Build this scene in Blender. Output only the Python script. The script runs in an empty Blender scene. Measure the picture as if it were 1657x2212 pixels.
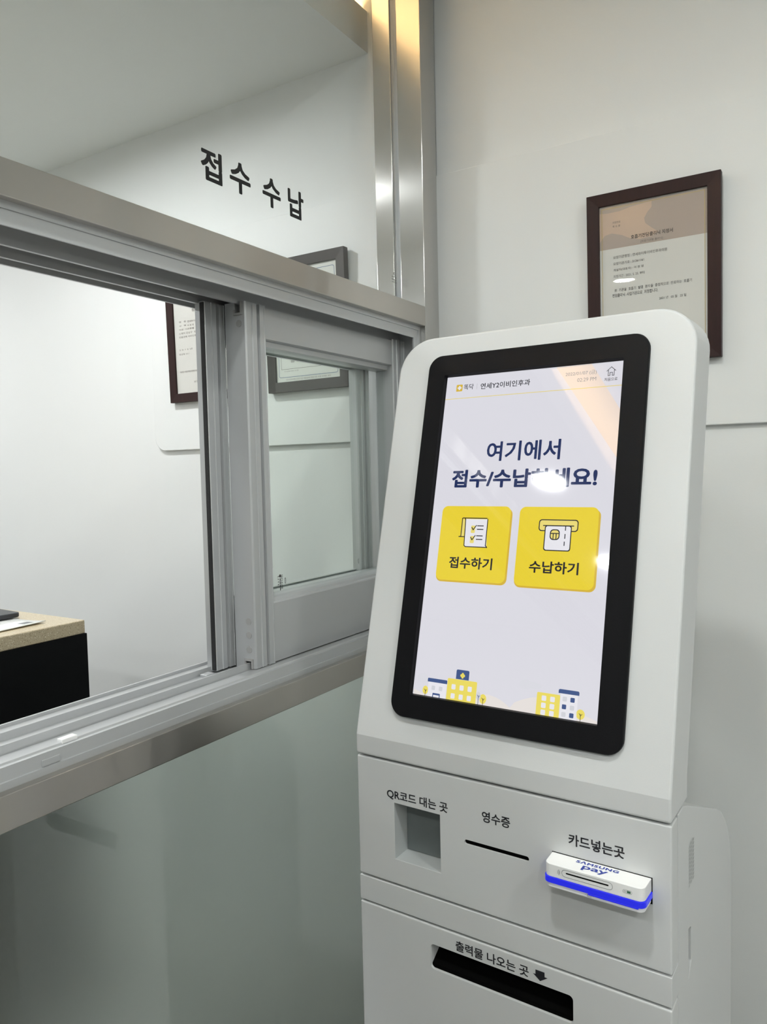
import bpy, bmesh, math
from mathutils import Vector, Matrix

# ------------------------------------------------------------------ camera
SC = bpy.context.scene
COL = SC.collection
CZ = 1.35                       # camera height above the floor
YAW, PITCH, ROLL = -0.557833, -0.0544443, -0.0226327
FPX = 1642.6                    # focal length for a 2212 px high frame


def cam_axes():
    f = Vector((math.sin(YAW) * math.cos(PITCH), math.cos(YAW) * math.cos(PITCH), math.sin(PITCH)))
    r = Vector((math.cos(YAW), -math.sin(YAW), 0))
    u = r.cross(f)
    return r * math.cos(ROLL) + u * math.sin(ROLL), u * math.cos(ROLL) - r * math.sin(ROLL), f


_r, _u, _f = cam_axes()
cd = bpy.data.cameras.new('camera')
cam = bpy.data.objects.new('camera', cd)
COL.objects.link(cam)
cd.sensor_fit = 'VERTICAL'
cd.sensor_height = 24.0
cd.sensor_width = 24.0 * 1657 / 2212
cd.lens = FPX / 2212 * 24.0
cd.clip_start = 0.02
cam.matrix_world = Matrix(((_r.x, _u.x, -_f.x, 0), (_r.y, _u.y, -_f.y, 0), (_r.z, _u.z, -_f.z, CZ), (0, 0, 0, 1)))
SC.camera = cam

# ------------------------------------------------------------------ world, light, exposure
SC.view_settings.view_transform = 'Standard'
SC.view_settings.look = 'None'
SC.view_settings.exposure = 0.0
SC.view_settings.gamma = 1.0
SC.view_settings.use_curve_mapping = False
SC.cycles.use_denoising = True
SC.cycles.max_bounces = 10
SC.cycles.diffuse_bounces = 5
SC.cycles.glossy_bounces = 5
SC.cycles.transmission_bounces = 8
SC.cycles.transparent_max_bounces = 16
SC.cycles.caustics_reflective = False
SC.cycles.caustics_refractive = False
SC.cycles.sample_clamp_indirect = 6.0
w = bpy.data.worlds.new('world')
SC.world = w
w.use_nodes = True
w.node_tree.nodes['Background'].inputs[0].default_value = (0.9, 0.95, 1.0, 1)
w.node_tree.nodes['Background'].inputs[1].default_value = 0.25

LAMP_IN, LAMP_OUT, LAMP_COVE = 275.0, 320.0, 72.0       # brightness of the ceiling lamps and the cove strip
LAMPS_IN = [(-1.30, -0.92), (-1.30, -1.85), (-1.80, 0.93), (-3.2, 0.93), (-3.2, -0.9)]
LAMPS_OUT = [(-0.27, 0.15), (0.22, -1.25), (1.15, 0.15), (1.15, -1.25), (2.3, -0.5)]


# ------------------------------------------------------------------ materials
def lin(c):
    c = c / 255.0
    return c / 12.92 if c <= 0.04045 else ((c + 0.055) / 1.055) ** 2.4


def rgb(r, g, b):
    return (lin(r), lin(g), lin(b), 1)


def mat(name, color, rough=0.5, metal=0.0, spec=0.5, coat=0.0, emis=None, estr=1.0, bump=0.0, bscale=400, vary=0.0, vscale=6.0, aniso=0.0):
    m = bpy.data.materials.new(name)
    m.use_nodes = True
    nt = m.node_tree
    p = nt.nodes['Principled BSDF']
    p.inputs['Base Color'].default_value = color
    p.inputs['Roughness'].default_value = rough
    p.inputs['Metallic'].default_value = metal
    p.inputs['Specular IOR Level'].default_value = spec
    p.inputs['Coat Weight'].default_value = coat
    p.inputs['Anisotropic'].default_value = aniso
    if emis:
        p.inputs['Emission Color'].default_value = emis
        p.inputs['Emission Strength'].default_value = estr
    if bump or vary:
        tc = nt.nodes.new('ShaderNodeTexCoord')
    if bump:
        n = nt.nodes.new('ShaderNodeTexNoise')
        n.inputs['Scale'].default_value = bscale
        n.inputs['Detail'].default_value = 3
        b = nt.nodes.new('ShaderNodeBump')
        b.inputs['Strength'].default_value = bump
        b.inputs['Distance'].default_value = 0.001
        nt.links.new(tc.outputs['Object'], n.inputs['Vector'])
        nt.links.new(n.outputs['Fac'], b.inputs['Height'])
        nt.links.new(b.outputs['Normal'], p.inputs['Normal'])
    if vary:
        n2 = nt.nodes.new('ShaderNodeTexNoise')
        n2.inputs['Scale'].default_value = vscale
        n2.inputs['Detail'].default_value = 4
        mx = nt.nodes.new('ShaderNodeMix')
        mx.data_type = 'RGBA'
        mx.inputs[6].default_value = color
        mx.inputs[7].default_value = tuple(c * (1 - vary) for c in color[:3]) + (1,)
        nt.links.new(tc.outputs['Object'], n2.inputs['Vector'])
        nt.links.new(n2.outputs['Fac'], mx.inputs[0])
        nt.links.new(mx.outputs[2], p.inputs['Base Color'])
    return m


def steel_mat(name, color, rough, wave_scale, wave, turn):
    """brushed stainless steel: hairlines smear reflections across the grain, the sheet is slightly wavy"""
    m = mat(name, color, rough, 1.0, aniso=0.85)
    nt = m.node_tree
    p = nt.nodes['Principled BSDF']
    p.inputs['Anisotropic Rotation'].default_value = turn
    tg = nt.nodes.new('ShaderNodeTangent')
    tg.direction_type = 'RADIAL'
    tg.axis = 'Z'
    nt.links.new(tg.outputs[0], p.inputs['Tangent'])
    tc = nt.nodes.new('ShaderNodeTexCoord')
    mp = nt.nodes.new('ShaderNodeMapping')
    mp.inputs['Scale'].default_value = wave_scale
    n = nt.nodes.new('ShaderNodeTexNoise')
    n.inputs['Scale'].default_value = 1.0
    n.inputs['Detail'].default_value = 1
    b = nt.nodes.new('ShaderNodeBump')
    b.inputs['Strength'].default_value = 1.0
    b.inputs['Distance'].default_value = wave
    nt.links.new(tc.outputs['Object'], mp.inputs['Vector'])
    nt.links.new(mp.outputs['Vector'], n.inputs['Vector'])
    nt.links.new(n.outputs['Fac'], b.inputs['Height'])
    nt.links.new(b.outputs['Normal'], p.inputs['Normal'])
    return m


def clear_glass(name, tint):
    """thin clear pane: tinted see-through mixed with a mirror by Fresnel"""
    m = bpy.data.materials.new(name)
    m.use_nodes = True
    nt = m.node_tree
    nt.nodes.remove(nt.nodes['Principled BSDF'])
    t = nt.nodes.new('ShaderNodeBsdfTransparent')
    t.inputs[0].default_value = tint
    g = nt.nodes.new('ShaderNodeBsdfGlossy')
    g.inputs['Roughness'].default_value = 0.0
    f = nt.nodes.new('ShaderNodeFresnel')
    f.inputs['IOR'].default_value = 1.45
    geo = nt.nodes.new('ShaderNodeNewGeometry')
    mul = nt.nodes.new('ShaderNodeMath')
    mul.operation = 'MULTIPLY'
    inv = nt.nodes.new('ShaderNodeMath')
    inv.operation = 'SUBTRACT'
    inv.inputs[0].default_value = 1.0
    nt.links.new(geo.outputs['Backfacing'], inv.inputs[1])
    nt.links.new(f.outputs[0], mul.inputs[0])
    nt.links.new(inv.outputs[0], mul.inputs[1])
    mx = nt.nodes.new('ShaderNodeMixShader')
    nt.links.new(mul.outputs[0], mx.inputs[0])
    nt.links.new(t.outputs[0], mx.inputs[1])
    nt.links.new(g.outputs[0], mx.inputs[2])
    nt.links.new(mx.outputs[0], nt.nodes['Material Output'].inputs[0])
    return m


def speckle_mat(name):
    m = mat(name, rgb(200, 186, 158), 0.3)
    nt = m.node_tree
    p = nt.nodes['Principled BSDF']
    tc = nt.nodes.new('ShaderNodeTexCoord')
    base = rgb(205, 190, 160)
    prev = None
    for sc, lo, col in ((240, 0.22, rgb(150, 132, 104)), (170, 0.2, rgb(238, 230, 214)), (360, 0.22, rgb(165, 148, 116))):
        v = nt.nodes.new('ShaderNodeTexVoronoi')
        v.inputs['Scale'].default_value = sc
        r = nt.nodes.new('ShaderNodeMath')
        r.operation = 'LESS_THAN'
        r.inputs[1].default_value = lo
        mx = nt.nodes.new('ShaderNodeMix')
        mx.data_type = 'RGBA'
        nt.links.new(tc.outputs['Object'], v.inputs['Vector'])
        nt.links.new(v.outputs['Distance'], r.inputs[0])
        nt.links.new(r.outputs[0], mx.inputs[0])
        if prev is None:
            mx.inputs[6].default_value = base
        else:
            nt.links.new(prev, mx.inputs[6])
        mx.inputs[7].default_value = col
        prev = mx.outputs[2]
    nt.links.new(prev, p.inputs['Base Color'])
    return m


def wood_mat(name, c1, c2):
    m = mat(name, c1, 0.45, spec=0.25)
    nt = m.node_tree
    p = nt.nodes['Principled BSDF']
    tc = nt.nodes.new('ShaderNodeTexCoord')
    mp = nt.nodes.new('ShaderNodeMapping')
    mp.inputs['Scale'].default_value = (60, 60, 9)
    n = nt.nodes.new('ShaderNodeTexNoise')
    n.inputs['Scale'].default_value = 2.0
    n.inputs['Detail'].default_value = 6
    mx = nt.nodes.new('ShaderNodeMix')
    mx.data_type = 'RGBA'
    mx.inputs[6].default_value = c1
    mx.inputs[7].default_value = c2
    nt.links.new(tc.outputs['Object'], mp.inputs['Vector'])
    nt.links.new(mp.outputs['Vector'], n.inputs['Vector'])
    nt.links.new(n.outputs['Fac'], mx.inputs[0])
    nt.links.new(mx.outputs[2], p.inputs['Base Color'])
    return m


M = {}
M['wall'] = mat('wall_paper', (0.80, 0.81, 0.80, 1), 0.6, bump=0.12, bscale=260)
M['board'] = mat('wall_board', (0.80, 0.81, 0.80, 1), 0.5, bump=0.1, bscale=260)
M['ceil'] = mat('ceiling_paint', (0.84, 0.86, 0.84, 1), 0.7, bump=0.15, bscale=160)
M['floor'] = mat('floor_tile', (0.21, 0.20, 0.185, 1), 0.35, vary=0.15)
M['floor_in'] = mat('pale_floor_sheet', (0.42, 0.42, 0.40, 1), 0.4, vary=0.08)
M['steel'] = steel_mat('brushed_steel', (0.55, 0.525, 0.49, 1), 0.32, (1, 9, 1), 0.006, 0.25)
M['steel_v'] = steel_mat('brushed_steel_post', (0.58, 0.57, 0.55, 1), 0.20, (1, 1, 5), 0.003, 0.0)
M['alu'] = mat('satin_aluminium', (0.56, 0.57, 0.58, 1), 0.36, 0.5)
M['alu_dark'] = mat('aluminium_channel', (0.40, 0.41, 0.42, 1), 0.5, 0.2)
M['plug'] = mat('plastic_plug', (0.36, 0.355, 0.35, 1), 0.5)
M['gasket'] = mat('black_gasket', (0.012, 0.012, 0.013, 1), 0.6, bump=0.6, bscale=500)
M['glass'] = clear_glass('clear_glass', (0.955, 0.975, 0.962, 1))
M['glass_top'] = clear_glass('clear_glass_upper', (0.97, 0.98, 0.975, 1))
M['glass_f'] = clear_glass('picture_glass', (0.99, 0.99, 0.985, 1))
M['vinyl'] = mat('black_vinyl', (0.006, 0.006, 0.007, 1), 0.6)
M['kiosk'] = mat('kiosk_white_enamel', (0.62, 0.63, 0.63, 1), 0.42, bump=0.08, bscale=900)
M['kiosk_in'] = mat('kiosk_grey_lining', (0.48, 0.50, 0.50, 1), 0.25)
M['bezel'] = mat('black_bezel', (0.004, 0.004, 0.005, 1), 0.5, spec=0.12, bump=0.1, bscale=900)
M['black'] = mat('black_plastic', (0.002, 0.002, 0.002, 1), 0.8, spec=0.03)
M['print'] = mat('black_print', (0.008, 0.008, 0.012, 1), 0.5)
M['reader'] = mat('white_plastic', (0.86, 0.86, 0.85, 1), 0.3)
M['readgrey'] = mat('grey_print', (0.22, 0.23, 0.23, 1), 0.5)
M['green'] = mat('green_print', (0.05, 0.16, 0.09, 1), 0.5)
M['bluep'] = mat('blue_print', (0.015, 0.04, 0.30, 1), 0.4)
M['led'] = mat('blue_led', (0.01, 0.01, 0.2, 1), 0.25, emis=(0.02, 0.03, 1.0, 1), estr=0.6)
M['wood'] = wood_mat('dark_brown_wood', (0.014, 0.006, 0.0055, 1), (0.036, 0.012, 0.011, 1))
M['greywood'] = wood_mat('grey_brown_wood', (0.060, 0.054, 0.052, 1), (0.085, 0.076, 0.073, 1))
M['paper'] = mat('paper', (0.72, 0.71, 0.68, 1), 0.7)
M['paperw'] = mat('white_paper', (0.80, 0.81, 0.78, 1), 0.7)
M['beige'] = mat('beige_print', (0.47, 0.39, 0.34, 1), 0.7)
M['peachp'] = mat('peach_print', (0.62, 0.47, 0.37, 1), 0.7)
M['gold'] = mat('gold_print', (0.50, 0.38, 0.14, 1), 0.4, 0.3)
M['ink'] = mat('ink', (0.05, 0.045, 0.045, 1), 0.7)
M['inkl'] = mat('light_ink', (0.22, 0.19, 0.18, 1), 0.7)
M['inkb'] = mat('blue_ink', (0.06, 0.14, 0.30, 1), 0.7)
M['counter'] = speckle_mat('speckled_solid_surface')
M['cblack'] = mat('black_laminate', (0.0025, 0.003, 0.0035, 1), 0.6, spec=0.15)
M['device'] = mat('dark_grey_plastic', (0.03, 0.032, 0.036, 1), 0.35)
M['leafgrey'] = mat('grey_print_block', (0.14, 0.15, 0.15, 1), 0.6)


def lamp_mat(name, col, s):
    return mat(name, (0.8, 0.8, 0.8, 1), 0.5, emis=col, estr=s)


M['lamp_in'] = lamp_mat('lamp_inside', (0.97, 0.985, 1.0, 1), LAMP_IN)
M['lamp_out'] = lamp_mat('lamp_lobby', (0.97, 1.0, 0.97, 1), LAMP_OUT)
M['cove'] = lamp_mat('warm_strip', (1.0, 0.60, 0.27, 1), LAMP_COVE)


def scr(name, c):
    """a colour shown by the lit screen, under the same glossy glass"""
    return mat(name, (0.0, 0.0, 0.0, 1), 0.04, spec=0.5, emis=c, estr=1.0)


M['s_white'] = scr('screen_white', rgb(218, 217, 225))
M['s_navy'] = scr('screen_navy', rgb(34, 48, 92))
M['s_dark'] = scr('screen_dark', rgb(38, 38, 46))
M['s_grey'] = scr('screen_grey', rgb(150, 148, 150))
M['s_yellow'] = scr('screen_yellow', rgb(232, 208, 58))
M['s_mustard'] = scr('screen_mustard', rgb(212, 178, 62))
M['s_line'] = scr('screen_yellow_line', rgb(226, 208, 120))
M['s_pale'] = scr('screen_pale_yellow', rgb(232, 215, 120))
M['s_byellow'] = scr('screen_building_yellow', rgb(233, 216, 96))
M['s_peach'] = scr('screen_peach', rgb(229, 214, 204))
M['s_hill'] = scr('screen_hill', rgb(228, 222, 218))
M['s_lgrey'] = scr('screen_light_grey', rgb(208, 209, 215))
M['s_llgrey'] = scr('screen_lighter_grey', rgb(216, 216, 223))
M['s_blue'] = scr('screen_blue', rgb(62, 84, 134))
M['s_wht'] = scr('screen_bright_white', rgb(230, 229, 235))


def frosted():
    """frosted grey-green pane: scatters what is behind it, with a smooth reflective face"""
    m = mat('frosted_glass', (0.85, 0.95, 0.88, 1), 0.5, coat=1.0)
    p = m.node_tree.nodes['Principled BSDF']
    p.inputs['Transmission Weight'].default_value = 0.96
    p.inputs['Roughness'].default_value = 0.36
    p.inputs['IOR'].default_value = 1.3
    p.inputs['Coat Roughness'].default_value = 0.0
    p.inputs['Coat IOR'].default_value = 1.8
    return m


M['frost'] = frosted()


# ------------------------------------------------------------------ object helpers
def link(name, me, parent=None, matrix=None):
    o = bpy.data.objects.new(name, me)
    COL.objects.link(o)
    if parent is not None:
        o.parent = parent
    if matrix is not None:
        o.matrix_local = matrix
    return o


def tag(o, label=None, cat=None, group=None, kind=None):
    if label:
        o['label'] = label
    if cat:
        o['category'] = cat
    if group:
        o['group'] = group
    if kind:
        o['kind'] = kind
    return o


def empty(name, loc=(0, 0, 0), rz=0.0, parent=None):
    o = bpy.data.objects.new(name, None)
    o.empty_display_size = 0.1
    COL.objects.link(o)
    o.location = loc
    o.rotation_euler = (0, 0, rz)
    if parent is not None:
        o.parent = parent
    return o


def bevel(o, wd, seg=2, angle=35):
    b = o.modifiers.new('bevel', 'BEVEL')
    b.width = wd
    b.segments = seg
    b.limit_method = 'ANGLE'
    b.angle_limit = math.radians(angle)
    return o


def finish(bm, name, m, parent=None, smooth=False):
    bmesh.ops.recalc_face_normals(bm, faces=bm.faces)
    me = bpy.data.meshes.new(name)
    bm.to_mesh(me)
    bm.free()
    for x in (m if isinstance(m, (list, tuple)) else [m]):
        me.materials.append(x)
    if smooth:
        for p in me.polygons:
            p.use_smooth = True
    return link(name, me, parent)


def add_box(bm, x0, x1, y0, y1, z0, z1):
    vs = [bm.verts.new(c) for c in ((x0, y0, z0), (x1, y0, z0), (x1, y1, z0), (x0, y1, z0), (x0, y0, z1), (x1, y0, z1), (x1, y1, z1), (x0, y1, z1))]
    for f in ((0, 3, 2, 1), (4, 5, 6, 7), (0, 1, 5, 4), (1, 2, 6, 5), (2, 3, 7, 6), (3, 0, 4, 7)):
        bm.faces.new([vs[i] for i in f])


def box(name, m, x0, x1, y0, y1, z0, z1, parent=None, bev=0.0, seg=2):
    bm = bmesh.new()
    add_box(bm, min(x0, x1), max(x0, x1), min(y0, y1), max(y0, y1), min(z0, z1), max(z0, z1))
    o = finish(bm, name, m, parent)
    if bev:
        bevel(o, bev, seg)
    return o


def add_prism(bm, pts, f0, f1):
    """pts: 2-D outline; f0/f1 map an outline point to the two end caps"""
    a = [bm.verts.new(f0(*p)) for p in pts]
    b = [bm.verts.new(f1(*p)) for p in pts]
    n = len(pts)
    bm.faces.new(a[::-1])
    bm.faces.new(b)
    for i in range(n):
        j = (i + 1) % n
        bm.faces.new((a[i], a[j], b[j], b[i]))


def prism(name, m, pts, f0, f1, parent=None, bev=0.0, seg=2, smooth=False):
    bm = bmesh.new()
    add_prism(bm, pts, f0, f1)
    o = finish(bm, name, m, parent, smooth)
    if bev:
        bevel(o, bev, seg)
    return o


def rrect(x0, x1, y0, y1, r, n=6, which=(1, 1, 1, 1)):
    """rounded rectangle outline, counter-clockwise from the lower left corner"""
    out = []
    for k, (cx, cy, a) in enumerate(((x0 + r, y0 + r, 180), (x1 - r, y0 + r, 270), (x1 - r, y1 - r, 0), (x0 + r, y1 - r, 90))):
        if not which[k]:
            out.append(((x0, y0), (x1, y0), (x1, y1), (x0, y1))[k])
            continue
        for i in range(n + 1):
            t = math.radians(a + 90 * i / n)
            out.append((cx + r * math.cos(t), cy + r * math.sin(t)))
    return out


def ellipse(cx, cy, rx, ry, n=20):
    return [(cx + rx * math.cos(2 * math.pi * i / n), cy + ry * math.sin(2 * math.pi * i / n)) for i in range(n)]


class Flat:
    """flat print: polygons in a plane, each drawn in its own ink; one mesh"""

    def __init__(self):
        self.items = []
        self.k = 0

    def poly(self, pts, m, lift=None):
        self.k += 1
        self.items.append((pts, None, m, (self.k * 0.00003 if lift is None else lift)))
        return self

    def ring(self, outer, inner, m):
        self.k += 1
        self.items.append((outer, inner, m, self.k * 0.00003))
        return self

    def stroke(self, a, b, wd, m):
        (x0, y0), (x1, y1) = a, b
        L = math.hypot(x1 - x0, y1 - y0) or 1
        nx, ny = -(y1 - y0) / L * wd / 2, (x1 - x0) / L * wd / 2
        ex, ey = (x1 - x0) / L * wd / 2, (y1 - y0) / L * wd / 2
        x0, y0, x1, y1 = x0 - ex, y0 - ey, x1 + ex, y1 + ey
        return self.poly([(x0 + nx, y0 + ny), (x0 - nx, y0 - ny), (x1 - nx, y1 - ny), (x1 + nx, y1 + ny)], m)

    def build(self, name, mw, parent, base=0.0):
        """mw(u, v, h): the point (u, v) lifted h off the plane, in parent space"""
        bm = bmesh.new()
        mats = []
        for outer, inner, m, h in self.items:
            if m not in mats:
                mats.append(m)
            mi = mats.index(m)
            h += base
            vo = [bm.verts.new(mw(x, y, h)) for x, y in outer]
            if inner is None:
                f = bm.faces.new(vo)
                f.material_index = mi
            else:
                vi = [bm.verts.new(mw(x, y, h)) for x, y in inner]
                n = len(vo)
                for i in range(n):
                    j = (i + 1) % n
                    f = bm.faces.new((vo[i], vo[j], vi[j], vi[i]))
                    f.material_index = mi
        me = bpy.data.meshes.new(name)
        bm.to_mesh(me)
        bm.free()
        for m in mats:
            me.materials.append(m)
        return link(name, me, parent)


def glyphs(body, bold=0.0, shear=0.0, space=1.0):
    """vertices and faces of a line of writing in the built-in font, 1 unit high"""
    cu = bpy.data.curves.new('writing', 'FONT')
    cu.body = body
    cu.shear = shear
    cu.space_character = space
    cu.resolution_u = 3
    o = bpy.data.objects.new('writing', cu)
    COL.objects.link(o)
    dg = bpy.context.evaluated_depsgraph_get()
    dg.update()
    me = o.evaluated_get(dg).to_mesh()
    vs = [(v.co.x, v.co.y, 0.0) for v in me.vertices]
    fs = [tuple(p.vertices) for p in me.polygons]
    if bold >= 0.004:           # heavier weight: the same outlines laid down again all round
        k = 10 if bold > 0.015 else 6
        v0, f0, n0 = list(vs), list(fs), len(vs)
        for i in range(k):
            a = 2 * math.pi * i / k
            vs += [(x + bold * math.cos(a), y + bold * math.sin(a), 0.000003 * (i + 1)) for x, y, _z in v0]
            fs += [tuple(q + n0 * (i + 1) for q in f) for f in f0]
    o.evaluated_get(dg).to_mesh_clear()
    bpy.data.objects.remove(o)
    bpy.data.curves.remove(cu)
    return vs, fs


def writing(name, body, u0, u1, v0, v1, m, mw, parent, h=0.0003, bold=0.012, shear=0.0, space=1.0, warp=None):
    """a line of writing fitted into the box u0..u1, v0..v1 of a plane"""
    vs, fs = glyphs(body, bold, shear, space)
    if not vs:
        return None
    a0, a1 = min(v[0] for v in vs), max(v[0] for v in vs)
    b0, b1 = min(v[1] for v in vs), max(v[1] for v in vs)
    pts = []
    for x, y, dz in vs:
        s, t = (x - a0) / (a1 - a0), (y - b0) / (b1 - b0)
        u, v = u0 + (u1 - u0) * s, v0 + (v1 - v0) * t
        pts.append(mw(u, v, h + dz))
    me = bpy.data.meshes.new(name)
    me.from_pydata([tuple(p) for p in pts], [], fs)
    me.materials.append(m)
    return link(name, me, parent)


def boolean(o, cutters):
    """carve box/prism cutters out of o, then drop the cutters"""
    for c in cutters:
        md = o.modifiers.new('cut', 'BOOLEAN')
        md.object = c
        md.operation = 'DIFFERENCE'
        md.solver = 'EXACT'
    dg = bpy.context.evaluated_depsgraph_get()
    dg.update()
    me = bpy.data.meshes.new_from_object(o.evaluated_get(dg))
    o.modifiers.clear()
    old = o.data
    o.data = me
    bpy.data.meshes.remove(old)
    for c in cutters:
        d = c.data
        bpy.data.objects.remove(c)
        bpy.data.meshes.remove(d)
    return o


# ------------------------------------------------------------------ the room
XG = -0.862                     # lobby face of the glazed partition
YW = 1.672                      # face of the back wall
YB = 1.660                      # face of the raised board on it
ZC, ZS = 2.66, 2.4013           # main ceiling, lowered ceiling of the reception
XS = -1.059                     # edge of the lowered ceiling


def struct(o, label=None, cat=None):
    return tag(o, label, cat, None, 'structure')


struct(box('floor', M['floor'], XG - 0.06, 2.8, -3.2, 1.9, -0.1, 0.0), 'grey-brown tiled lobby floor under the kiosk', 'floor')
struct(box('floor', M['floor_in'], -4.2, XG - 0.06, -3.2, 1.9, -0.1, 0.0), 'pale reception floor behind the frosted glass', 'floor')
struct(box('wall_back', M['wall'], -4.2, 2.8, YW, YW + 0.12, 0.0, ZC), 'white papered back wall behind the kiosk, running on behind the glass', 'wall')
struct(box('wall_left', M['wall'], -4.3, -4.2, -3.2, YW + 0.12, 0.0, ZC), 'white far side wall of the reception', 'wall')
struct(box('wall_right', M['wall'], 2.8, 2.9, -3.2, YW + 0.12, 0.0, ZC), 'white far side wall of the lobby', 'wall')
struct(box('wall_front', M['wall'], -4.3, 2.9, -3.3, -3.2, 0.0, ZC), 'white wall opposite the kiosk', 'wall')
struct(box('ceiling', M['ceil'], -4.3, 2.9, -3.3, YW + 0.12, ZC, ZC + 0.1), 'pale painted main ceiling of the lobby', 'ceiling')
# lowered ceiling: slab with a raised lip that hides the warm strip
low = prism('ceiling', M['ceil'], [(-4.2, ZS), (XS, ZS), (XS, 2.504), (XS - 0.02, 2.504), (XS - 0.02, 2.43), (-4.2, 2.43)],
            lambda x, z: (x, -3.2, z), lambda x, z: (x, YW, z))
struct(low, 'lowered grey-white ceiling of the reception behind the glass', 'ceiling')

# raised board on the back wall: rounded lower left corner
bd = rrect(-1.876, 2.8, CZ + 0.0767, CZ + 0.704, 0.045, 8, (1, 0, 0, 0))
struct(prism('trim_1', M['board'], bd, lambda x, z: (x, YB, z), lambda x, z: (x, YW, z), bev=0.002), 'white raised board with rounded corner along the back wall', 'wall board')

# steel post, header rail and sill rail of the partition
YP = 1.586
post = empty('trim_2', (XG, YW, 0))
struct(post, 'brushed steel post between the glazing and the back wall', 'post')
bm = bmesh.new()
add_box(bm, XG - 0.064, XG, YP, YB - 0.028, 0, ZC)
bevel(finish(bm, 'front_tube', M['steel_v'], None), 0.0015).parent = post
bm = bmesh.new()
add_box(bm, XG - 0.130, XG - 0.0815, YP, YB - 0.028, 0, ZC)
bevel(finish(bm, 'rear_tube', M['steel_v'], None), 0.0015).parent = post
bm = bmesh.new()
add_box(bm, XG - 0.0815, XG - 0.064, YP + 0.004, YB - 0.028, 0, ZC)
finish(bm, 'glazing_seal', M['alu_dark'], post)
bm = bmesh.new()
add_box(bm, XG - 0.120, XG - 0.003, YB - 0.028, YB, 0, ZC)
finish(bm, 'wall_strip', M['steel_v'], post)
for c in post.children:
    c.matrix_parent_inverse = post.matrix_basis.inverted() if False else Matrix.Translation(-post.location)

Z_HT, Z_HB, Z_ST, Z_SB = CZ + 0.381, CZ + 0.3355, CZ - 0.3777, CZ - 0.4232
Y0P = -1.6                      # partition runs on to the left past the frame
struct(box('trim_3', M['steel'], XG - 0.130, XG, Y0P, YP - 0.0005, Z_HB, Z_HT, bev=0.0012), 'brushed steel rail above the sliding window', 'rail')
struct(box('trim_4', M['steel'], XG - 0.130, XG, Y0P, YP - 0.0005, Z_SB, Z_ST, bev=0.0012), 'brushed steel rail below the sliding window', 'rail')
struct(box('wall_side', M['wall'], XG - 0.130, XG, -3.2, Y0P, 0.0, ZC), 'white stub wall where the glazed partition ends', 'wall')

# upper fixed pane with black lettering
XU = XG - 0.073
up = struct(box('window_1', M['glass_top'], XU - 0.005, XU + 0.005, Y0P, YP + 0.003, Z_HT, ZC), 'clear fixed pane above the steel rail with black lettering', 'window')
PG = lambda u, v, h: (XU + 0.005 + h, u, v)
for ch, y0, y1, z0, z1 in (('접', 0.9422, 0.9922, 1.8425, 1.8955), ('수', 1.0108, 1.0645, 1.8430, 1.8970),
                           ('수', 1.0965, 1.1485, 1.8425, 1.8960), ('납', 1.1702, 1.2187, 1.8420, 1.8965)):
    writing('lettering', ch, y0, y1, z0, z1, M['vinyl'], PG, up, 0.0004, 0.028)
fl = Flat()
fl.ring(ellipse(1.560, CZ + 0.462, 0.0035, 0.0035, 12), ellipse(1.560, CZ + 0.462, 0.002, 0.002, 12), M['readgrey'])
for i in range(3):
    fl.stroke((1.551, CZ + 0.454 - i * 0.006), (1.571, CZ + 0.454 - i * 0.006), 0.0014, M['readgrey'])
fl.build('glass_mark', PG, up, 0.0002)

# lower frosted pane
XL = XG - 0.0005
struct(box('window_2', M['frost'], XL - 0.010, XL, Y0P, YP + 0.003, 0.0, Z_SB), 'frosted grey-green glass panel under the steel rail', 'window')

# ------------------------------------------------------------------ sliding window
win = empty('window_3', (XG, YP, Z_ST))
struct(win, 'grey aluminium sliding window with two sashes pushed to the right', 'window')
WI = Matrix.Translation(-Vector((XG, YP, Z_ST)))


def wpart(o, parent=None):
    o.parent = parent or win
    if parent is None:
        o.matrix_parent_inverse = WI
    return o


XF = XG - 0.013                 # lobby face of the aluminium frame
XR2, XR1, XBK = -0.931, -0.984, -1.035
YL = -1.55                      # left end of the frame, out of the picture


def yprism(name, m, pts, y0, y1, bev=0.0, parent=None):
    return wpart(prism(name, m, pts, lambda x, z: (x, y0, CZ + z), lambda x, z: (x, y1, CZ + z), bev=bev), parent)


# top member: strip, lip, roof with two rails, back lip
top = [(XF, .3355), (XF, .3258), (XF - .0022, .3254), (XF - .003, .3066), (XF - .0060, .3066), (XF - .0060, .3270),
       (XR2 + .001, .3270), (XR2 + .001, .3094), (XR2 + .003, .3092), (XR2 + .003, .2990), (XR2 - .003, .2990), (XR2 - .003, .3092), (XR2 - .001, .3094), (XR2 - .001, .3270),
       (XR1 + .001, .3270), (XR1 + .001, .3094), (XR1 + .003, .3092), (XR1 + .003, .2990), (XR1 - .003, .2990), (XR1 - .003, .3092), (XR1 - .001, .3094), (XR1 - .001, .3270),
       (XBK + .004, .3270), (XBK + .004, .3040), (XBK, .3040), (XBK, .3355)]
yprism('frame_head', M['alu'], top, YL, YP - 0.0005)
bot = [(XF, -.3777), (XF, -.3682), (XF - .0022, -.3676), (XF - .0028, -.3500), (XF - .0062, -.3500), (XF - .0075, -.3556),
       (-.8986, -.3556), (-.9005, -.3532), (-.9255, -.3532), (XR2 + .0024, -.3556), (XR2 + .0016, -.3418), (XR2 - .0016, -.3418), (XR2 - .0024, -.3540),
       (-.955, -.3530), (-.960, -.3550), (XR1 + .0024, -.3550), (XR1 + .0016, -.3440), (XR1 - .0016, -.3440), (XR1 - .0024, -.3545),
       (XBK + .004, -.3545), (XBK + .004, -.3496), (XBK, -.3496), (XBK, -.3777)]
yprism('frame_sill', M['alu'], bot, YL, YP - 0.0005)


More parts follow.
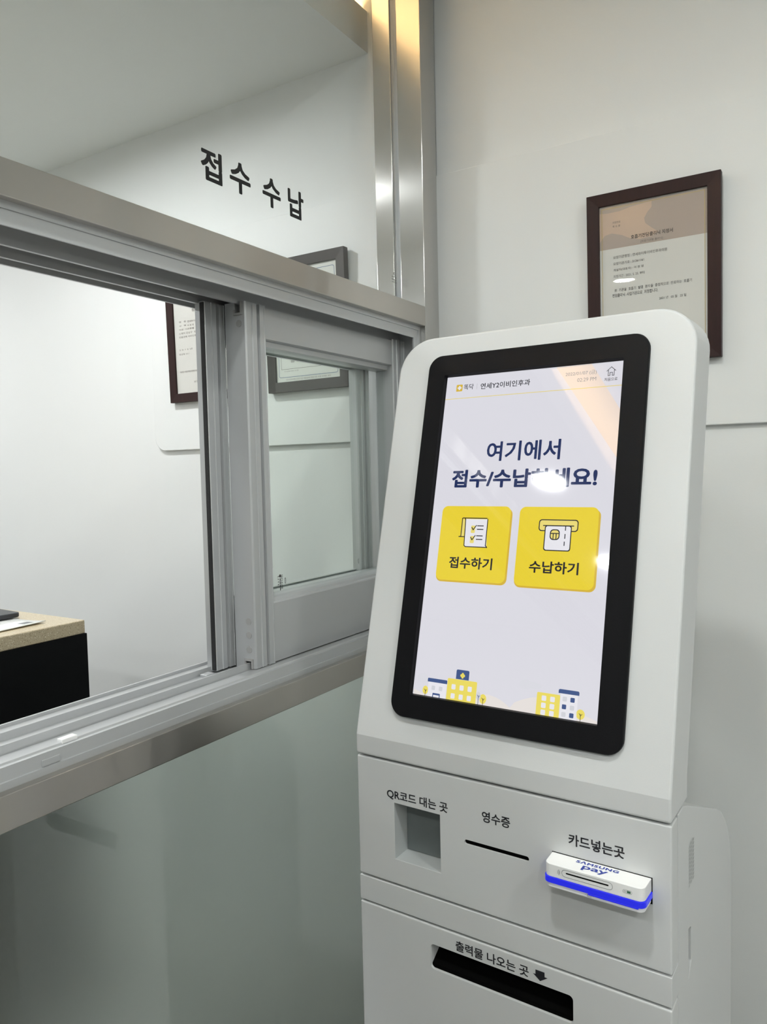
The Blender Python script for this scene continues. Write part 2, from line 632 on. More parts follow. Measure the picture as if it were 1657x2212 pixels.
def zprism(name, m, pts, z0, z1, parent=None, bev=0.0):
    return wpart(prism(name, m, pts, lambda x, y: (x, y, CZ + z0), lambda x, y: (x, y, CZ + z1), bev=bev), parent)


jamb = [(XF, YP - .0006), (XF, 1.5742), (XF - .002, 1.5738), (XF - .003, 1.5560), (XF - .0065, 1.5560), (XF - .0075, 1.5755),
        (XBK + .006, 1.5755), (XBK + .006, 1.566), (XBK, 1.566), (XBK, YP - .0006)]
zprism('frame_jamb', M['alu'], jamb, -.3530, .3268)
zprism('frame_jamb', M['alu'], [(XF, YL), (XF, YL + .02), (XBK, YL + .02), (XBK, YL)], -.3530, .3268)
# white stopper blocks lying in the sill channel, and notch marks
for nm, x0, x1, yc, ln, m in (('stopper_block', -.9105, -.8985, .628, .024, M['reader']),):
    wpart(box(nm, m, x0, x1, yc - ln / 2, yc + ln / 2, CZ - .3556, CZ - .3495, bev=0.001))
wpart(box('roller_clip', M['alu'], -.978, -.962, .945, .965, CZ - .3550, CZ - .3500, bev=0.001))
wpart(box('lip_cover', M['alu'], XF - .0030, XF - .0006, .571, .597, CZ - .3668, CZ - .3580, bev=0.0008))


def stile_profile(x, y0, y1, back):
    """ribbed stile section seen from above, front at x"""
    d = (y1 - y0) / 0.054
    pts = [(x - .0030, y0), (x - .0012, y0 + .0035 * d), (x - .0022, y0 + .0185 * d), (x - .0002, y0 + .0195 * d), (x - .0004, y0 + .0215 * d), (x - .0016, y0 + .0225 * d),
           (x - .0016, y0 + .0320 * d), (x - .0060, y0 + .0335 * d), (x - .0060, y0 + .0375 * d), (x, y0 + .0385 * d),
           (x, y0 + .0405 * d), (x - .0013, y0 + .0415 * d), (x - .0013, y0 + .0520 * d), (x - .0002, y0 + .0526 * d), (x - .0002, y1)]
    return pts + [(back, y1), (back, y0)]


def sash(xf, back, y0, y1, zb, zt, gx, sw):
    s = empty('sliding_sash', (xf, y0, CZ + zb))
    s.parent = win
    s.matrix_parent_inverse = WI
    inv = Matrix.Translation(-s.location)

    def sp(o):
        o.parent = s
        o.matrix_parent_inverse = inv
        return o
    st = []
    for a, b in ((y0, y0 + sw), (y1 - sw, y1)):
        st.append(sp(prism('stile', M['alu'], stile_profile(xf, a, b, back), lambda x, y: (x, y, CZ + zb), lambda x, y: (x, y, CZ + zt))))
    ra, rb = y0 + sw, y1 - sw
    xr = xf - .004

    def rail(prof):
        return sp(prism('rail', M['alu'], prof, lambda x, z: (x, ra, CZ + z), lambda x, z: (x, rb, CZ + z)))
    tz = zt - .003
    rail([(xr, tz), (xr, .2445), (xr - .003, .2425), (xr - .010, .2420), (xr - .013, .2330), (gx - .003, .2310), (back, .2310), (back, tz)])
    rail([(xr, zb + .001), (xr, -.2415), (xr - .0015, -.2390), (xr - .006, -.2375), (xr - .008, -.2330), (xr - .013, -.2300), (gx - .003, -.2260), (back, -.2260), (back, zb + .001)])
    g = box('glass_pane', M['glass'], gx - .0025, gx + .0025, ra - .006, rb + .006, CZ - .234, CZ + .238)
    sp(g)
    return s, sp, st


XO = -0.914
s1, sp1, st1 = sash(XO, -0.963, 1.0225, 1.5745, -.3520, .3030, -0.940, .052)
# square notch for the rail at the top and bottom end of the leading stile
cut = [box('cut', M['alu'], XR2 - .008, XR2 + .008, .9, 1.045, CZ + .2835, CZ + .32),
       box('cut', M['alu'], XR2 - .008, XR2 + .008, .9, 1.045, CZ - .36, CZ - .3385)]
st1[0].matrix_parent_inverse = Matrix()
st1[0].parent = None
boolean(st1[0], cut)
sp1(st1[0])
# liners of the notches and round screw plugs on the leading end
for z0, z1, side in ((.2795, .3030, 1), (-.3520, -.3345, -1)):
    bm = bmesh.new()
    if side > 0:
        add_box(bm, XR2 - .010, XR2 + .010, 1.0195, 1.0225, CZ + z0, CZ + z0 + .004)
        add_box(bm, XR2 + .0065, XR2 + .010, 1.0195, 1.0225, CZ + z0 + .004, CZ + z1)
        add_box(bm, XR2 - .010, XR2 - .0065, 1.0195, 1.0225, CZ + z0 + .004, CZ + z0 + .010)
    else:
        add_box(bm, XR2 - .010, XR2 + .010, 1.0195, 1.0225, CZ + z1 - .004, CZ + z1)
        add_box(bm, XR2 + .0065, XR2 + .010, 1.0195, 1.0225, CZ + z0, CZ + z1 - .004)
        add_box(bm, XR2 - .010, XR2 - .0065, 1.0195, 1.0225, CZ + z1 - .009, CZ + z1 - .004)
    sp1(finish(bm, 'rail_guide', M['plug'], None))
for z in (.265, -.2665, -.2915, -.318):
    bm = bmesh.new()
    add_prism(bm, ellipse(-.930, z, .0062, .0062, 20), lambda x, z_: (x, 1.0216, CZ + z_), lambda x, z_: (x, 1.0228, CZ + z_))
    sp1(finish(bm, 'screw_plug', M['plug'], None))
PGS = lambda xx: (lambda u, v, h: (xx + h, u, v))
# etched glass mark, turned to read downwards
def turned(xx, yc, zc, flip):
    s = -1 if flip else 1
    return lambda u, v, h: (xx + h, yc + s * v, zc - u)


sp1(writing('glass_mark', 'SECULITE', -.014, .014, -.0035, .0020, M['ink'], turned(-0.9375, 1.128, CZ - .209, False), None, 0.0002, 0.012))
sp1(writing('glass_mark', 'LITE', -.010, .010, -.0030, .0012, M['ink'], turned(-0.9375, 1.1185, CZ - .207, False), None, 0.0002, 0.004))
fl = Flat()
fl.poly(ellipse(1.1225, CZ - .197, .003, .003, 12), M['ink'])
for k in range(4):
    fl.stroke((1.1225, CZ - .203 - k * .006), (1.1225, CZ - .206 - k * .006), .0022, M['ink'])
fl.ring(ellipse(1.1375, CZ - .208, .0022, .006, 12), ellipse(1.1375, CZ - .208, .0012, .0045, 12), M['ink'])
sp1(fl.build('glass_mark', PGS(-0.9375), None, 0.0002))
# finger pull at the trailing lower corner of the bottom rail
sp1(box('roller_housing', M['black'], XO - .010, XO - .0035, 1.500, 1.522, CZ - .3505, CZ - .3425))

s2, sp2, st2 = sash(-0.968, -0.9905, 0.9770, 1.500, -.3515, .3020, -0.979, .050)
sp2(box('brush_seal', M['gasket'], -.9775, -.9690, .9752, .9775, CZ - .3500, CZ + .3000))
sp2(writing('glass_mark', 'SECULITE', -.013, .013, -.0032, .0020, M['ink'], turned(-0.9760, 1.459, CZ - .2085, True), None, 0.0002, 0.012))
fl = Flat()
for k in range(5):
    fl.stroke((1.466, CZ - .197 - k * .005), (1.466, CZ - .200 - k * .005), .0022, M['ink'])
fl.ring(ellipse(1.450, CZ - .207, .0022, .006, 12), ellipse(1.450, CZ - .207, .0012, .0045, 12), M['ink'])
sp2(fl.build('glass_mark', PGS(-0.9760), None, 0.0002))

# ------------------------------------------------------------------ ceiling lamps
def round_lamp(x, y, z, m, label, group):
    t = empty('ceiling_light', (x, y, z))
    tag(t, label, 'ceiling light', group)
    bm = bmesh.new()
    pts = [(.068, 0), (.088, 0), (.088, -.006), (.083, -.010), (.068, -.006)]
    n = 28
    rings = [[bm.verts.new((r * math.cos(2 * math.pi * i / n), r * math.sin(2 * math.pi * i / n), h)) for r, h in pts] for i in range(n)]
    for i in range(n):
        for k in range(len(pts)):
            k2 = (k + 1) % len(pts)
            bm.faces.new((rings[i][k], rings[i][k2], rings[(i + 1) % n][k2], rings[(i + 1) % n][k]))
    finish(bm, 'trim_ring', M['reader'], t, True)
    bm = bmesh.new()
    add_prism(bm, ellipse(0, 0, .0675, .0675, 28), lambda a, b: (a, b, -.004), lambda a, b: (a, b, -.0005))
    finish(bm, 'diffuser', m, t)
    return t


WHERE_IN = ('mirrored in the headline of the kiosk screen', 'mirrored beside the right yellow button on the kiosk screen',
            'just left of the picture, before the back wall', 'above the black counter', 'deep in the reception behind the counter')
WHERE_OUT = ('just in front of the kiosk head', 'behind the viewer, in line with the kiosk', 'right of the kiosk near the back wall', 'behind the viewer on the right', 'by the far right wall')
for (x, y), wh in zip(LAMPS_IN, WHERE_IN):
    round_lamp(x, y, ZS, M['lamp_in'], 'round downlight in the reception ceiling ' + wh, 'reception downlights')
for (x, y), wh in zip(LAMPS_OUT, WHERE_OUT):
    round_lamp(x, y, ZC, M['lamp_out'], 'round downlight in the lobby ceiling ' + wh, 'lobby downlights')
cv = box('light_strip', M['cove'], XS - .075, XS - .035, -1.4, 1.60, 2.431, 2.441)
tag(cv, 'warm glowing light strip hidden on top of the lowered ceiling edge', 'light strip')

# ------------------------------------------------------------------ kiosk
KD = -0.0297068
kio = empty('kiosk', (-0.6429, 0.9385, 0.0), KD)
tag(kio, 'white self-service kiosk with a tilted touch screen and card reader', 'kiosk')
SEAM, CREASE = 0.9225, 0.9525
TH = math.atan(0.2636)
ST, CT = math.sin(TH), math.cos(TH)
W = 0.46


def HP(u, v, h):                # head plane: u right, v up the slope, h outwards; metres
    return (u, -0.0022 + v * ST - h * CT, CREASE + v * CT + h * ST)


def FP(u, v, h):                # body front plane: v measured from the upper seam
    return (u, -h, SEAM + v)


# head
hv = 0.629
out = [(0, -0.030), (W, -0.030), (W, 0.0)] + [p for p in rrect(0, W, 0, hv, 0.056, 10, (0, 0, 1, 1)) if p[1] > 0.001] + [(0, 0.0)]


def hmap(dy):
    def f(u, v):
        if v >= 0:
            x, y, z = HP(u, v, 0)
        else:
            x, y, z = u, -0.0022, CREASE + v
        return (x, y + dy, z)
    return f


bm = bmesh.new()
a = [bm.verts.new(hmap(0)(*p)) for p in out]
b = [bm.verts.new(hmap(0.087)(*p)) for p in out]
n = len(out)
iR, iL = 2, n - 1
for vs, flip in ((a, False), (b, True)):
    low_f = [vs[0], vs[1], vs[iR], vs[iL]]
    up_f = [vs[i] for i in range(iR, n)]
    bm.faces.new(low_f if not flip else low_f[::-1])
    bm.faces.new(up_f if not flip else up_f[::-1])
for i in range(n):
    j = (i + 1) % n
    bm.faces.new((a[j], a[i], b[i], b[j]))
bm.normal_update()
head = bevel(finish(bm, 'head_housing', M['kiosk'], kio), 0.0035, 3, 22)

# body: side profile run across the width, panel zones stepped back
prof = [(0.0, 0.02), (0.41, 0.02), (0.4105, 0.640), (0.4080, 0.690), (0.3985, 0.728), (0.380, 0.760), (0.354, 0.786), (0.322, 0.811), (0.287, 0.829), (0.26, 0.840),
        (0.0868, 0.9115), (0.060, 0.921), (0.033, 0.921), (0.033, 0.7325), (0.0, 0.7325), (0.0, 0.6945), (0.033, 0.6945), (0.033, 0.08), (0.0, 0.08)]
body = prism('body', M['kiosk'], prof, lambda y, z: (0, y, z), lambda y, z: (W, y, z))
qc = box('cut', M['kiosk'], 0.060, 0.149, 0.02, 0.050, SEAM - .156, SEAM - .057)
tcx = box('cut', M['kiosk'], 0.118, 0.342, 0.02, 0.135, SEAM - .302, SEAM - .256)
sc_ = prism('cut', M['kiosk'], [(0.0898, SEAM - .1765), (0.0898, SEAM - .2435), (0.0915, SEAM - .2425), (0.106, SEAM - .227), (0.106, SEAM - .183), (0.103, SEAM - .1795)],
            lambda y, z: (W - .008, y, z), lambda y, z: (W + .01, y, z))
boolean(body, [qc, tcx, sc_])
body.parent = kio
bevel(body, 0.0022, 3, 35)
box('side_handle', M['readgrey'], W - .0079, W - .0040, .0885, .108, SEAM - .246, SEAM - .175, kio)


def panel(name, z0, z1, cutters):
    bm = bmesh.new()
    add_box(bm, 0, W, 0.0, 0.0306, z0, z1)
    o = finish(bm, name, M['kiosk'], None)
    o.data.materials[0] = M['kiosk']
    md = bevel(o, 0.0022, 3)
    boolean(o, cutters)
    o.parent = kio
    return o


def zcut(x0, x1, z0, z1, r=0.0, y0=-0.02, y1=0.06):
    pts = rrect(x0, x1, z0, z1, r, 6) if r else [(x0, z0), (x1, z0), (x1, z1), (x0, z1)]
    return prism('cut', M['kiosk'], pts, lambda x, z: (x, y0, z), lambda x, z: (x, y1, z))


p1 = panel('service_panel', SEAM - .1872, SEAM - .0030,
           [zcut(.0652, .1432, SEAM - .1492, SEAM - .0634), zcut(.1818, .2780, SEAM - .0957, SEAM - .0889, .0033)])
p2 = panel('printer_panel', 0.0815, SEAM - .2312, [zcut(.1233, .3366, SEAM - .2962, SEAM - .2590, .006)])

# scanner recess: open box with a sloped glossy window at the back
bm = bmesh.new()
x0, x1, z0, z1 = .0654, .1430, SEAM - .1490, SEAM - .0636
d = 0.036
q = [bm.verts.new(c) for c in ((x0, .0008, z0), (x1, .0008, z0), (x1, .0008, z1), (x0, .0008, z1))]
p_ = [bm.verts.new(c) for c in ((x0, d, z0), (x1, d, z0), (x1, d, z1), (x0, d, z1))]
for i in range(4):
    j = (i + 1) % 4
    bm.faces.new((q[i], q[j], p_[j], p_[i]))
bm.faces.new(p_)
rc = finish(bm, 'scanner_recess', M['kiosk_in'], kio)
s_ = rc.modifiers.new('wall', 'SOLIDIFY')
s_.thickness = 0.0012
s_.offset = 1
box('scanner_window', mat('scanner_glass', (0.16, 0.18, 0.18, 1), 0.12), x0 + .0008, x1 - .0008, d - .0015, d - .0003, z0 + .0008, z1 - .0008, rc)
box('receipt_slot', M['black'], .180, .280, .0030, .030, SEAM - .0975, SEAM - .087, kio)
# print tray: white cheeks, black chute sloping down to the front
tray = empty('print_tray', (0, 0, 0), 0, kio)
x0, x1, z0, z1 = .1235, .3364, SEAM - .2960, SEAM - .2592
box('tray_cheek', M['kiosk'], x0 - .003, x0 + .0002, .0015, .125, z0 - .002, z1 + .002, tray)
box('tray_cheek', M['kiosk'], x1 - .0002, x1 + .003, .0015, .125, z0 - .002, z1 + .002, tray)
prism('tray_chute', M['black'], [(.004, z0), (.004, z0 + .006), (.012, z0 + .011), (.030, z0 + .022), (.046, z1), (.125, z1), (.125, z0)],
      lambda y, z: (x0 + .0004, y, z), lambda y, z: (x1 - .0004, y, z), tray)
box('tray_roof', M['kiosk'], x0, x1, .0015, .125, z1, z1 + .002, tray)

# writing on the panels
writing('lettering', 'QR코드 대는 곳', .0533, .1560, -.0592, -.0435, M['print'], FP, p1, 0.0002, 0.020)
writing('lettering', '영수증', .2095, .2515, -.0572, -.0418, M['print'], FP, p1, 0.0002, 0.020)
writing('lettering', '카드넣는곳', .3325, .4040, -.0580, -.0425, M['print'], FP, p1, 0.0002, 0.024)
writing('lettering', '출력물 나오는 곳', .1648, .2755, -.2555, -.2405, M['print'], FP, p2, 0.0002, 0.020)
fl = Flat()
fl.poly([(.2852, -.2405), (.2980, -.2405), (.2980, -.2468), (.3022, -.2468), (.2916, -.2545), (.2815, -.2468), (.2852, -.2468)], M['print'])
fl.build('arrow', FP, p2, 0.0002)

# speaker grille: rows of small slanted slits in the side
bm = bmesh.new()
for r in range(11):
    for c in range(5):
        y = .0915 + c * .0064
        z = SEAM - .066 - r * .0052 - (0 if c % 2 else .0024)
        for (a0, a1) in (((y, z), (y + .0042, z + .0022)),):
            vs = [bm.verts.new((W + .0003, yy, zz)) for yy, zz in ((a0[0], a0[1]), (a1[0], a1[1]), (a1[0], a1[1] - .0016), (a0[0], a0[1] - .0016))]
            bm.faces.new(vs)
tag(finish(bm, 'speaker_grille', M['readgrey'], kio), kind='stuff')

# bezel
bo = rrect(.0602, .4013, .0378, .5940, .022, 8)
bi = rrect(.0905, .3680, .0712, .5602, .001, 8)
bm = bmesh.new()
H0, H1 = -.002, .008
lv = []
for pts, h in ((bo, H0), (bo, H1 - .0025), ([(x + (.230 - x) * .006, y + (.316 - y) * .004) for x, y in bo], H1), (bi, H1), ([(x + (.230 - x) * .004, y + (.316 - y) * .003) for x, y in bi], H1 - .004), ([(x + (.230 - x) * .012, y + (.316 - y) * .006) for x, y in bi], .0004)):
    lv.append([bm.verts.new(HP(x, y, h)) for x, y in pts])
n = len(bo)
for k in range(len(lv) - 1):
    for i in range(n):
        j = (i + 1) % n
        bm.faces.new((lv[k][i], lv[k][j], lv[k + 1][j], lv[k + 1][i]))
bez = finish(bm, 'screen_bezel', M['bezel'], kio)

# screen: SU/SV in millimetres from its lower left corner
def SP(u, v, h):
    return HP(.0933 + u / 1000.0, .0720 + v / 1000.0, .0002 + h)


SWD, SHT = 272.8, 486.5
bm = bmesh.new()
add_prism(bm, [(-2, -1), (SWD + 1, -1), (SWD + 1, SHT + 1.5), (-2, SHT + 1.5)], lambda u, v: SP(u, v, -.0012), lambda u, v: SP(u, v, 0))
screen = finish(bm, 'touch_screen', M['s_white'], kio)


def art(name, flat, base=0.0):
    return flat.build(name, SP, screen, base)


def stext(body_, u0, u1, v0, v1, m, bold=0.012, **k):
    return writing('lettering', body_, u0, u1, v0, v1, m, SP, screen, 0.00045, bold, **k)


f = Flat()
f.poly([(176.6, SHT), (228.3, SHT), (SWD, 417), (SWD, 349), (262, 362), (230, 404)][:4] , M['s_peach'])
art('peach_ray', f)
f = Flat()
hill = [(88, 0)] + [(88 + i * 64 / 10, 14.5 * math.sin(math.pi * i / 10) ** .8 * (1 - .25 * i / 10) + 3) for i in range(0, 11)] + \
       [(152 + i * 64 / 10, 8 + 15 * math.sin(math.pi * i / 14)) for i in range(1, 11)] + [(272, 4), (272, 0)]
f.poly(hill, M['s_hill'])
f.poly([(0, 0), (0, 8), (10, 5), (24, 0)], M['s_hill'])
art('hills', f)
f = Flat()
f.poly(ellipse(172, 37, 9, 6.5), M['s_llgrey']).poly(ellipse(184, 37, 11, 4.5), M['s_llgrey'])
art('cloud', f)
f = Flat()
f.poly(ellipse(13, 25, 9, 7), M['s_llgrey'])
art('cloud', f)
# header
f = Flat()
f.poly(rrect(16.4, 27.0, 462.4, 473.4, 1.6, 4, (0, 1, 1, 1)), M['s_mustard'])
f.poly([(20.6, 464.7), (23.2, 464.7), (23.2, 466.7), (25.2, 466.7), (25.2, 469.3), (23.2, 469.3), (23.2, 471.3), (20.6, 471.3), (20.6, 469.3), (18.6, 469.3), (18.6, 466.7), (20.6, 466.7)], M['s_wht'])
art('logo', f, .0002)
stext('똑닥', 29.6, 46.0, 464.0, 473.0, M['s_dark'], 0.006)
f = Flat()
f.stroke((51.8, 464), (51.8, 472.5), .35, M['s_grey'])
f.poly([(-1, 450.4), (SWD, 451.1), (SWD, 452.1), (-1, 451.4)], M['s_line'])
art('divider_line', f, .0002)
stext('연세Y2이비인후과', 58.0, 138.2, 462.8, 472.4, M['s_dark'], 0.014)
stext('2022/01/07 (금)', 191.3, 236.4, 470.2, 477.0, M['s_grey'], 0.004)
stext('02:29 PM', 209.2, 236.2, 461.3, 466.8, M['s_grey'], 0.004)
f = Flat()
for a_, b_ in (((250.6, 473.6), (256.6, 479.3)), ((256.6, 479.3), (262.8, 473.6)), ((252.6, 474.5), (252.6, 466.8)), ((260.8, 474.5), (260.8, 466.8)), ((252.6, 466.8), (255.0, 466.8)), ((258.4, 466.8), (260.8, 466.8)), ((255.0, 466.8), (255.0, 471.2)), ((258.4, 466.8), (258.4, 471.2)), ((255.0, 471.2), (258.4, 471.2))):
    f.stroke(a_, b_, .75, M['s_dark'])
art('home_icon', f, .0002)
stext('처음으로', 247.8, 266.0, 458.9, 463.8, M['s_dark'], 0.006)
# headline
stext('여기에서', 79.5, 193.4, 349.4, 379.2, M['s_navy'], 0.022)
stext('접수/수납하세요!', 26.0, 248.6, 309.6, 337.2, M['s_navy'], 0.034)
# two yellow buttons
for (x0, x1, y0, y1) in ((15.6, 127.2, 170.3, 281.6), (141.0, 254.6, 169.4, 281.4)):
    f = Flat()
    f.poly(rrect(x0 + .4, x1 + 2.8, y0 - 2.6, y1 - 3.0, 9, 6), M['s_mustard'])
    f.poly(rrect(x0, x1, y0, y1, 9, 6), M['s_yellow'])
    art('start_button', f, .0001)
# checklist icon
f = Flat()
D_ = M['s_dark']
f.poly([(56.6, 262.3), (91.5, 262.3), (93.6, 221.5), (58.4, 221.5)], M['s_wht'])
f.poly([(50.8, 261), (55.5, 262.5), (55.5, 236.5), (50.6, 236.5)], M['s_pale'])
f.poly(rrect(66.5, 73, 241.5, 252.5, 1.2, 3), M['s_pale']).poly(rrect(66.5, 73, 226.5, 237, 1.2, 3), M['s_pale'])
for a_, b_ in (((52.5, 263.6), (90.6, 263.6)), ((92.2, 262.2), (92.2, 223.5)), ((92.2, 223.5), (94.6, 220.9)), ((94.6, 220.9), (60, 220.9)), ((57.6, 223), (56.3, 261.5)), ((58.1, 222.3), (60, 220.9)),
               ((51.0, 262.2), (51.0, 236.4)), ((50.0, 235.8), (47.9, 235.6)), ((51.0, 263.0), (52.5, 263.6)), ((48.5, 235.6), (56.5, 235.6)), ((55.2, 263.4), (56.3, 261)),
               ((68.0, 249.5), (70.2, 246.2)), ((70.2, 246.2), (74.8, 252.6)), ((67.6, 234.8), (69.8, 231.4)), ((69.8, 231.4), (74.4, 237.6)),
               ((77, 252.2), (86, 252.2)), ((77, 247.0), (86, 247.0)), ((77, 237.4), (86, 237.4)), ((77, 232.2), (86, 232.2))):
    f.stroke(a_, b_, 1.35, D_)
art('button_icon', f, .0002)
# card icon
f = Flat()
f.poly(rrect(171.6, 227.0, 247.6, 263.2, 4, 4), M['s_pale'])
f.ring(rrect(171.0, 227.6, 247.0, 263.8, 4.4, 5), rrect(172.4, 226.2, 248.4, 262.4, 3.4, 5), D_)
f.poly(rrect(180.8, 218.2, 220.4, 255.0, 3, 4, (1, 1, 0, 0)), M['s_wht'])
f.ring(rrect(180.2, 218.8, 219.8, 255.6, 3.6, 5, (1, 1, 1, 1)), rrect(181.6, 217.4, 221.2, 254.2, 2.8, 5), D_)
f.stroke((178, 255.0), (221, 255.0), 1.4, D_)
f.poly(rrect(188.9, 201.6, 235.6, 249.4, 4.5, 5), M['s_pale'])
f.ring(rrect(188.2, 202.3, 235.0, 250.0, 5, 6), rrect(189.6, 200.9, 236.4, 248.6, 4, 6), D_)
for a_, b_ in (((189, 244.2), (201.5, 244.2)), ((193.2, 244.2), (193.2, 236)), ((197.4, 244.2), (197.4, 236)), ((210.0, 253.5), (210.0, 249)), ((210.0, 243.2), (210.0, 237.8)), ((209.8, 232.6), (209.8, 228))):
    f.stroke(a_, b_, 1.3, D_)
art('button_icon', f, .0002)
stext('접수하기', 36.0, 105.8, 188.3, 205.4, M['s_dark'], 0.024)
stext('수납하기', 162.0, 232.6, 188.4, 205.2, M['s_dark'], 0.024)


# little town at the foot of the screen
def town(name, fn):
    g = Flat()
    fn(g)
    art(name, g, .0002)


def _house(g):
    g.poly([(23, 0), (53, 0), (53, 22), (23, 22)], M['s_wht'])
    g.poly(rrect(21.6, 53.6, 21.2, 26.5, 1.5, 3, (0, 0, 1, 1)), M['s_blue'])
    for u in (32, 44):
        g.poly(rrect(u - 2.8, u + 2.8, 10.2, 16.4, 1, 3), M['s_lgrey'])
    g.poly(rrect(31.6, 43.8, 0, 6.2, 1, 3, (0, 0, 1, 1)), M['s_blue']).poly([(33, 0), (42.4, 0), (42.4, 3.6), (33, 3.6)], M['s_wht'])


def _hospital(g):
    g.poly(rrect(54.0, 100.6, 0, 30.3, 1.6, 3, (0, 0, 1, 1)), M['s_byellow'])
    for u in (64.3, 77.2, 90.0):
        for v in (19.1, 6.4):
            g.poly(rrect(u - 3.2, u + 3.2, v - 3.6, v + 3.6, 1.2, 3), M['s_wht'])
    g.poly(rrect(66.8, 87.2, 30.6, 44.0, 2, 3, (0, 0, 1, 1)), M['s_blue'])
    for a_, b_ in ((0, 2.1), (0, -2.1), (2.0, 0), (-2.0, 0)):
        g.poly(ellipse(77.1 + a_, 36.2 + b_, 1.8, 2.0, 10), M['s_byellow'])


def _office(g):
    g.poly(rrect(189.4, 221.4, 0, 29.7, 1.6, 3, (0, 0, 1, 1)), M['s_byellow'])
    for u in (199.4, 211.3):
        for v in (22.7, 13.4, 4.4):
            g.poly(rrect(u - 3.2, u + 3.2, v - 3.4, v + 3.4, 1.2, 3), M['s_wht'])


def _tower(g):
    g.poly([(222, 0), (245, 0), (245, 33), (222, 33)], M['s_wht'])
    g.poly(rrect(218.8, 246.7, 32.3, 37.7, 2, 3, (0, 0, 1, 1)), M['s_blue'])
    for u, v, m in ((227.8, 25.6, 's_lgrey'), (238.3, 25.6, 's_blue'), (227.6, 15.7, 's_blue'), (238.3, 15.6, 's_lgrey'), (227.6, 5.9, 's_lgrey'), (238.2, 6.0, 's_blue')):
        g.poly(rrect(u - 2.9, u + 2.9, v - 3.0, v + 3.0, 1, 3), M[m])


def _tree(u, v, rx, ry, crown, trunk):
    def fn(g):
        g.poly(ellipse(u, v, rx, ry), M[crown])
        g.stroke((u + .2, 0.3), (u + .1, v + .5), .7, M[trunk])
        g.stroke((u + .1, v - 2.2), (u + 2.2, v + .6), .6, M[trunk])
        g.stroke((u + .1, v - 1.2), (u - 1.8, v + 1.2), .6, M[trunk])
    return fn


for nm, fn in (('town_house', _house), ('hospital_picture', _hospital), ('office_picture', _office), ('tower_picture', _tower),
               ('tree_picture', _tree(19.2, 8.6, 4.6, 6.0, 's_byellow', 's_dark')), ('tree_picture', _tree(111.4, 8.8, 5.2, 6.6, 's_byellow', 's_dark')),
               ('tree_picture', _tree(104.2, 12.0, 3.6, 5.4, 's_lgrey', 's_blue')), ('tree_picture', _tree(249.9, 9.2, 5.8, 6.4, 's_byellow', 's_dark'))):
    town(nm, fn)

# card reader
def ro(i, r=.008):
    """outline of the reader seen from above, pushed out by i"""
    x0, x1, y0 = .3108 - i, .4364 + i, -.0308 - i
    pts = [(x0, -.0002), (x0 + .0008, y0 + r)]
    for k in range(1, 7):
        t = math.radians(180 + 90 * k / 6)
        pts.append((x0 + .0008 + r + r * math.cos(t), y0 + r + r * math.sin(t)))
    for k in range(0, 7):
        t = math.radians(270 + 90 * k / 6)
        pts.append((x1 - .0008 - r + r * math.cos(t), y0 + r + r * math.sin(t)))
    return pts + [(x1, -.0002)]


RZ = lambda v: SEAM + v
rd = prism('card_reader', M['reader'], ro(0), lambda x, y: (x, y, RZ(-.0888)), lambda x, y: (x, y, RZ(-.0725)), kio, 0.0006, 2)
prism('led_strip', M['led'], ro(.0012), lambda x, y: (x, y, RZ(-.0966)), lambda x, y: (x, y, RZ(-.0888)), rd, 0.0008, 2)
prism('reader_base', M['reader'], ro(-.0005), lambda x, y: (x, y, RZ(-.1030)), lambda x, y: (x, y, RZ(-.0966)), rd, 0.0012, 2)
box('led_strip', M['led'], .3680, .4290, -.0320, -.0290, RZ(-.0985), RZ(-.0960), rd, 0.0008)
box('mounting_plate', M['black'], .3104, .4374, -.0008, -.0001, RZ(-.1045), RZ(-.0718), rd)
RF = lambda u, v, h: (u, -.0308 - h, RZ(v))
RT = lambda u, v, h: (u, v, RZ(-.0725) + h)
f = Flat()
f.ring(rrect(.3345, .3985, -.0845, -.0752, .0045, 6), rrect(.3350, .3980, -.0840, -.0757, .0041, 6), M['readgrey'])
f.poly(rrect(.3400, .3935, -.0802, -.0784, .0008, 3), M['black'])
f.build('card_slot', RF, rd, 0.0002)
f = Flat()
f.ring(rrect(.3293, .3325, -.0824, -.0784, .0006, 3), rrect(.3297, .3321, -.0820, -.0788, .0005, 3), M['readgrey'])
f.stroke((.3309, -.0820), (.3309, -.0788), .0003, M['readgrey']).stroke((.3297, -.0804), (.3321, -.0804), .0003, M['readgrey'])
f.poly([(.3303, -.0776), (.3315, -.0776), (.3309, -.0766)], M['readgrey']).poly([(.3303, -.0832), (.3315, -.0832), (.3309, -.0842)], M['readgrey'])
f.build('reader_symbol', RF, rd, 0.0002)
f = Flat()
f.ring(rrect(.4105, .4215, -.0828, -.0784, .0021, 5), rrect(.4108, .4212, -.0825, -.0787, .0018, 5), M['readgrey'])
f.ring(ellipse(.4132, -.0806, .0012, .0012, 12), ellipse(.4132, -.0806, .0008, .0008, 12), M['readgrey'])
f.poly([(.4155, -.0819), (.4198, -.0819), (.4198, -.0793), (.4155, -.0793)], M['green'])
f.build('reader_symbol', RF, rd, 0.0002)
f = Flat()
f.ring(rrect(.3668, .3722, -.1006, -.0975, .0003, 2), rrect(.3672, .3718, -.1002, -.0979, .0002, 2), M['readgrey'])
f.poly([(.3650, -.0995), (.3650, -.0985), (.3642, -.0990)], M['readgrey']).poly([(.3740, -.0995), (.3740, -.0985), (.3748, -.0990)], M['readgrey'])
f.build('reader_symbol', RF, rd, 0.0002)
writing('lettering', 'SΛMSUNG', .3455, .3992, -.0108, -.0042, M['bluep'], RT, rd, 0.0002, 0.045, space=1.15)
writing('lettering', 'pay', .3565, .3880, -.0252, -.0140, M['bluep'], RT, rd, 0.0002, 0.022)


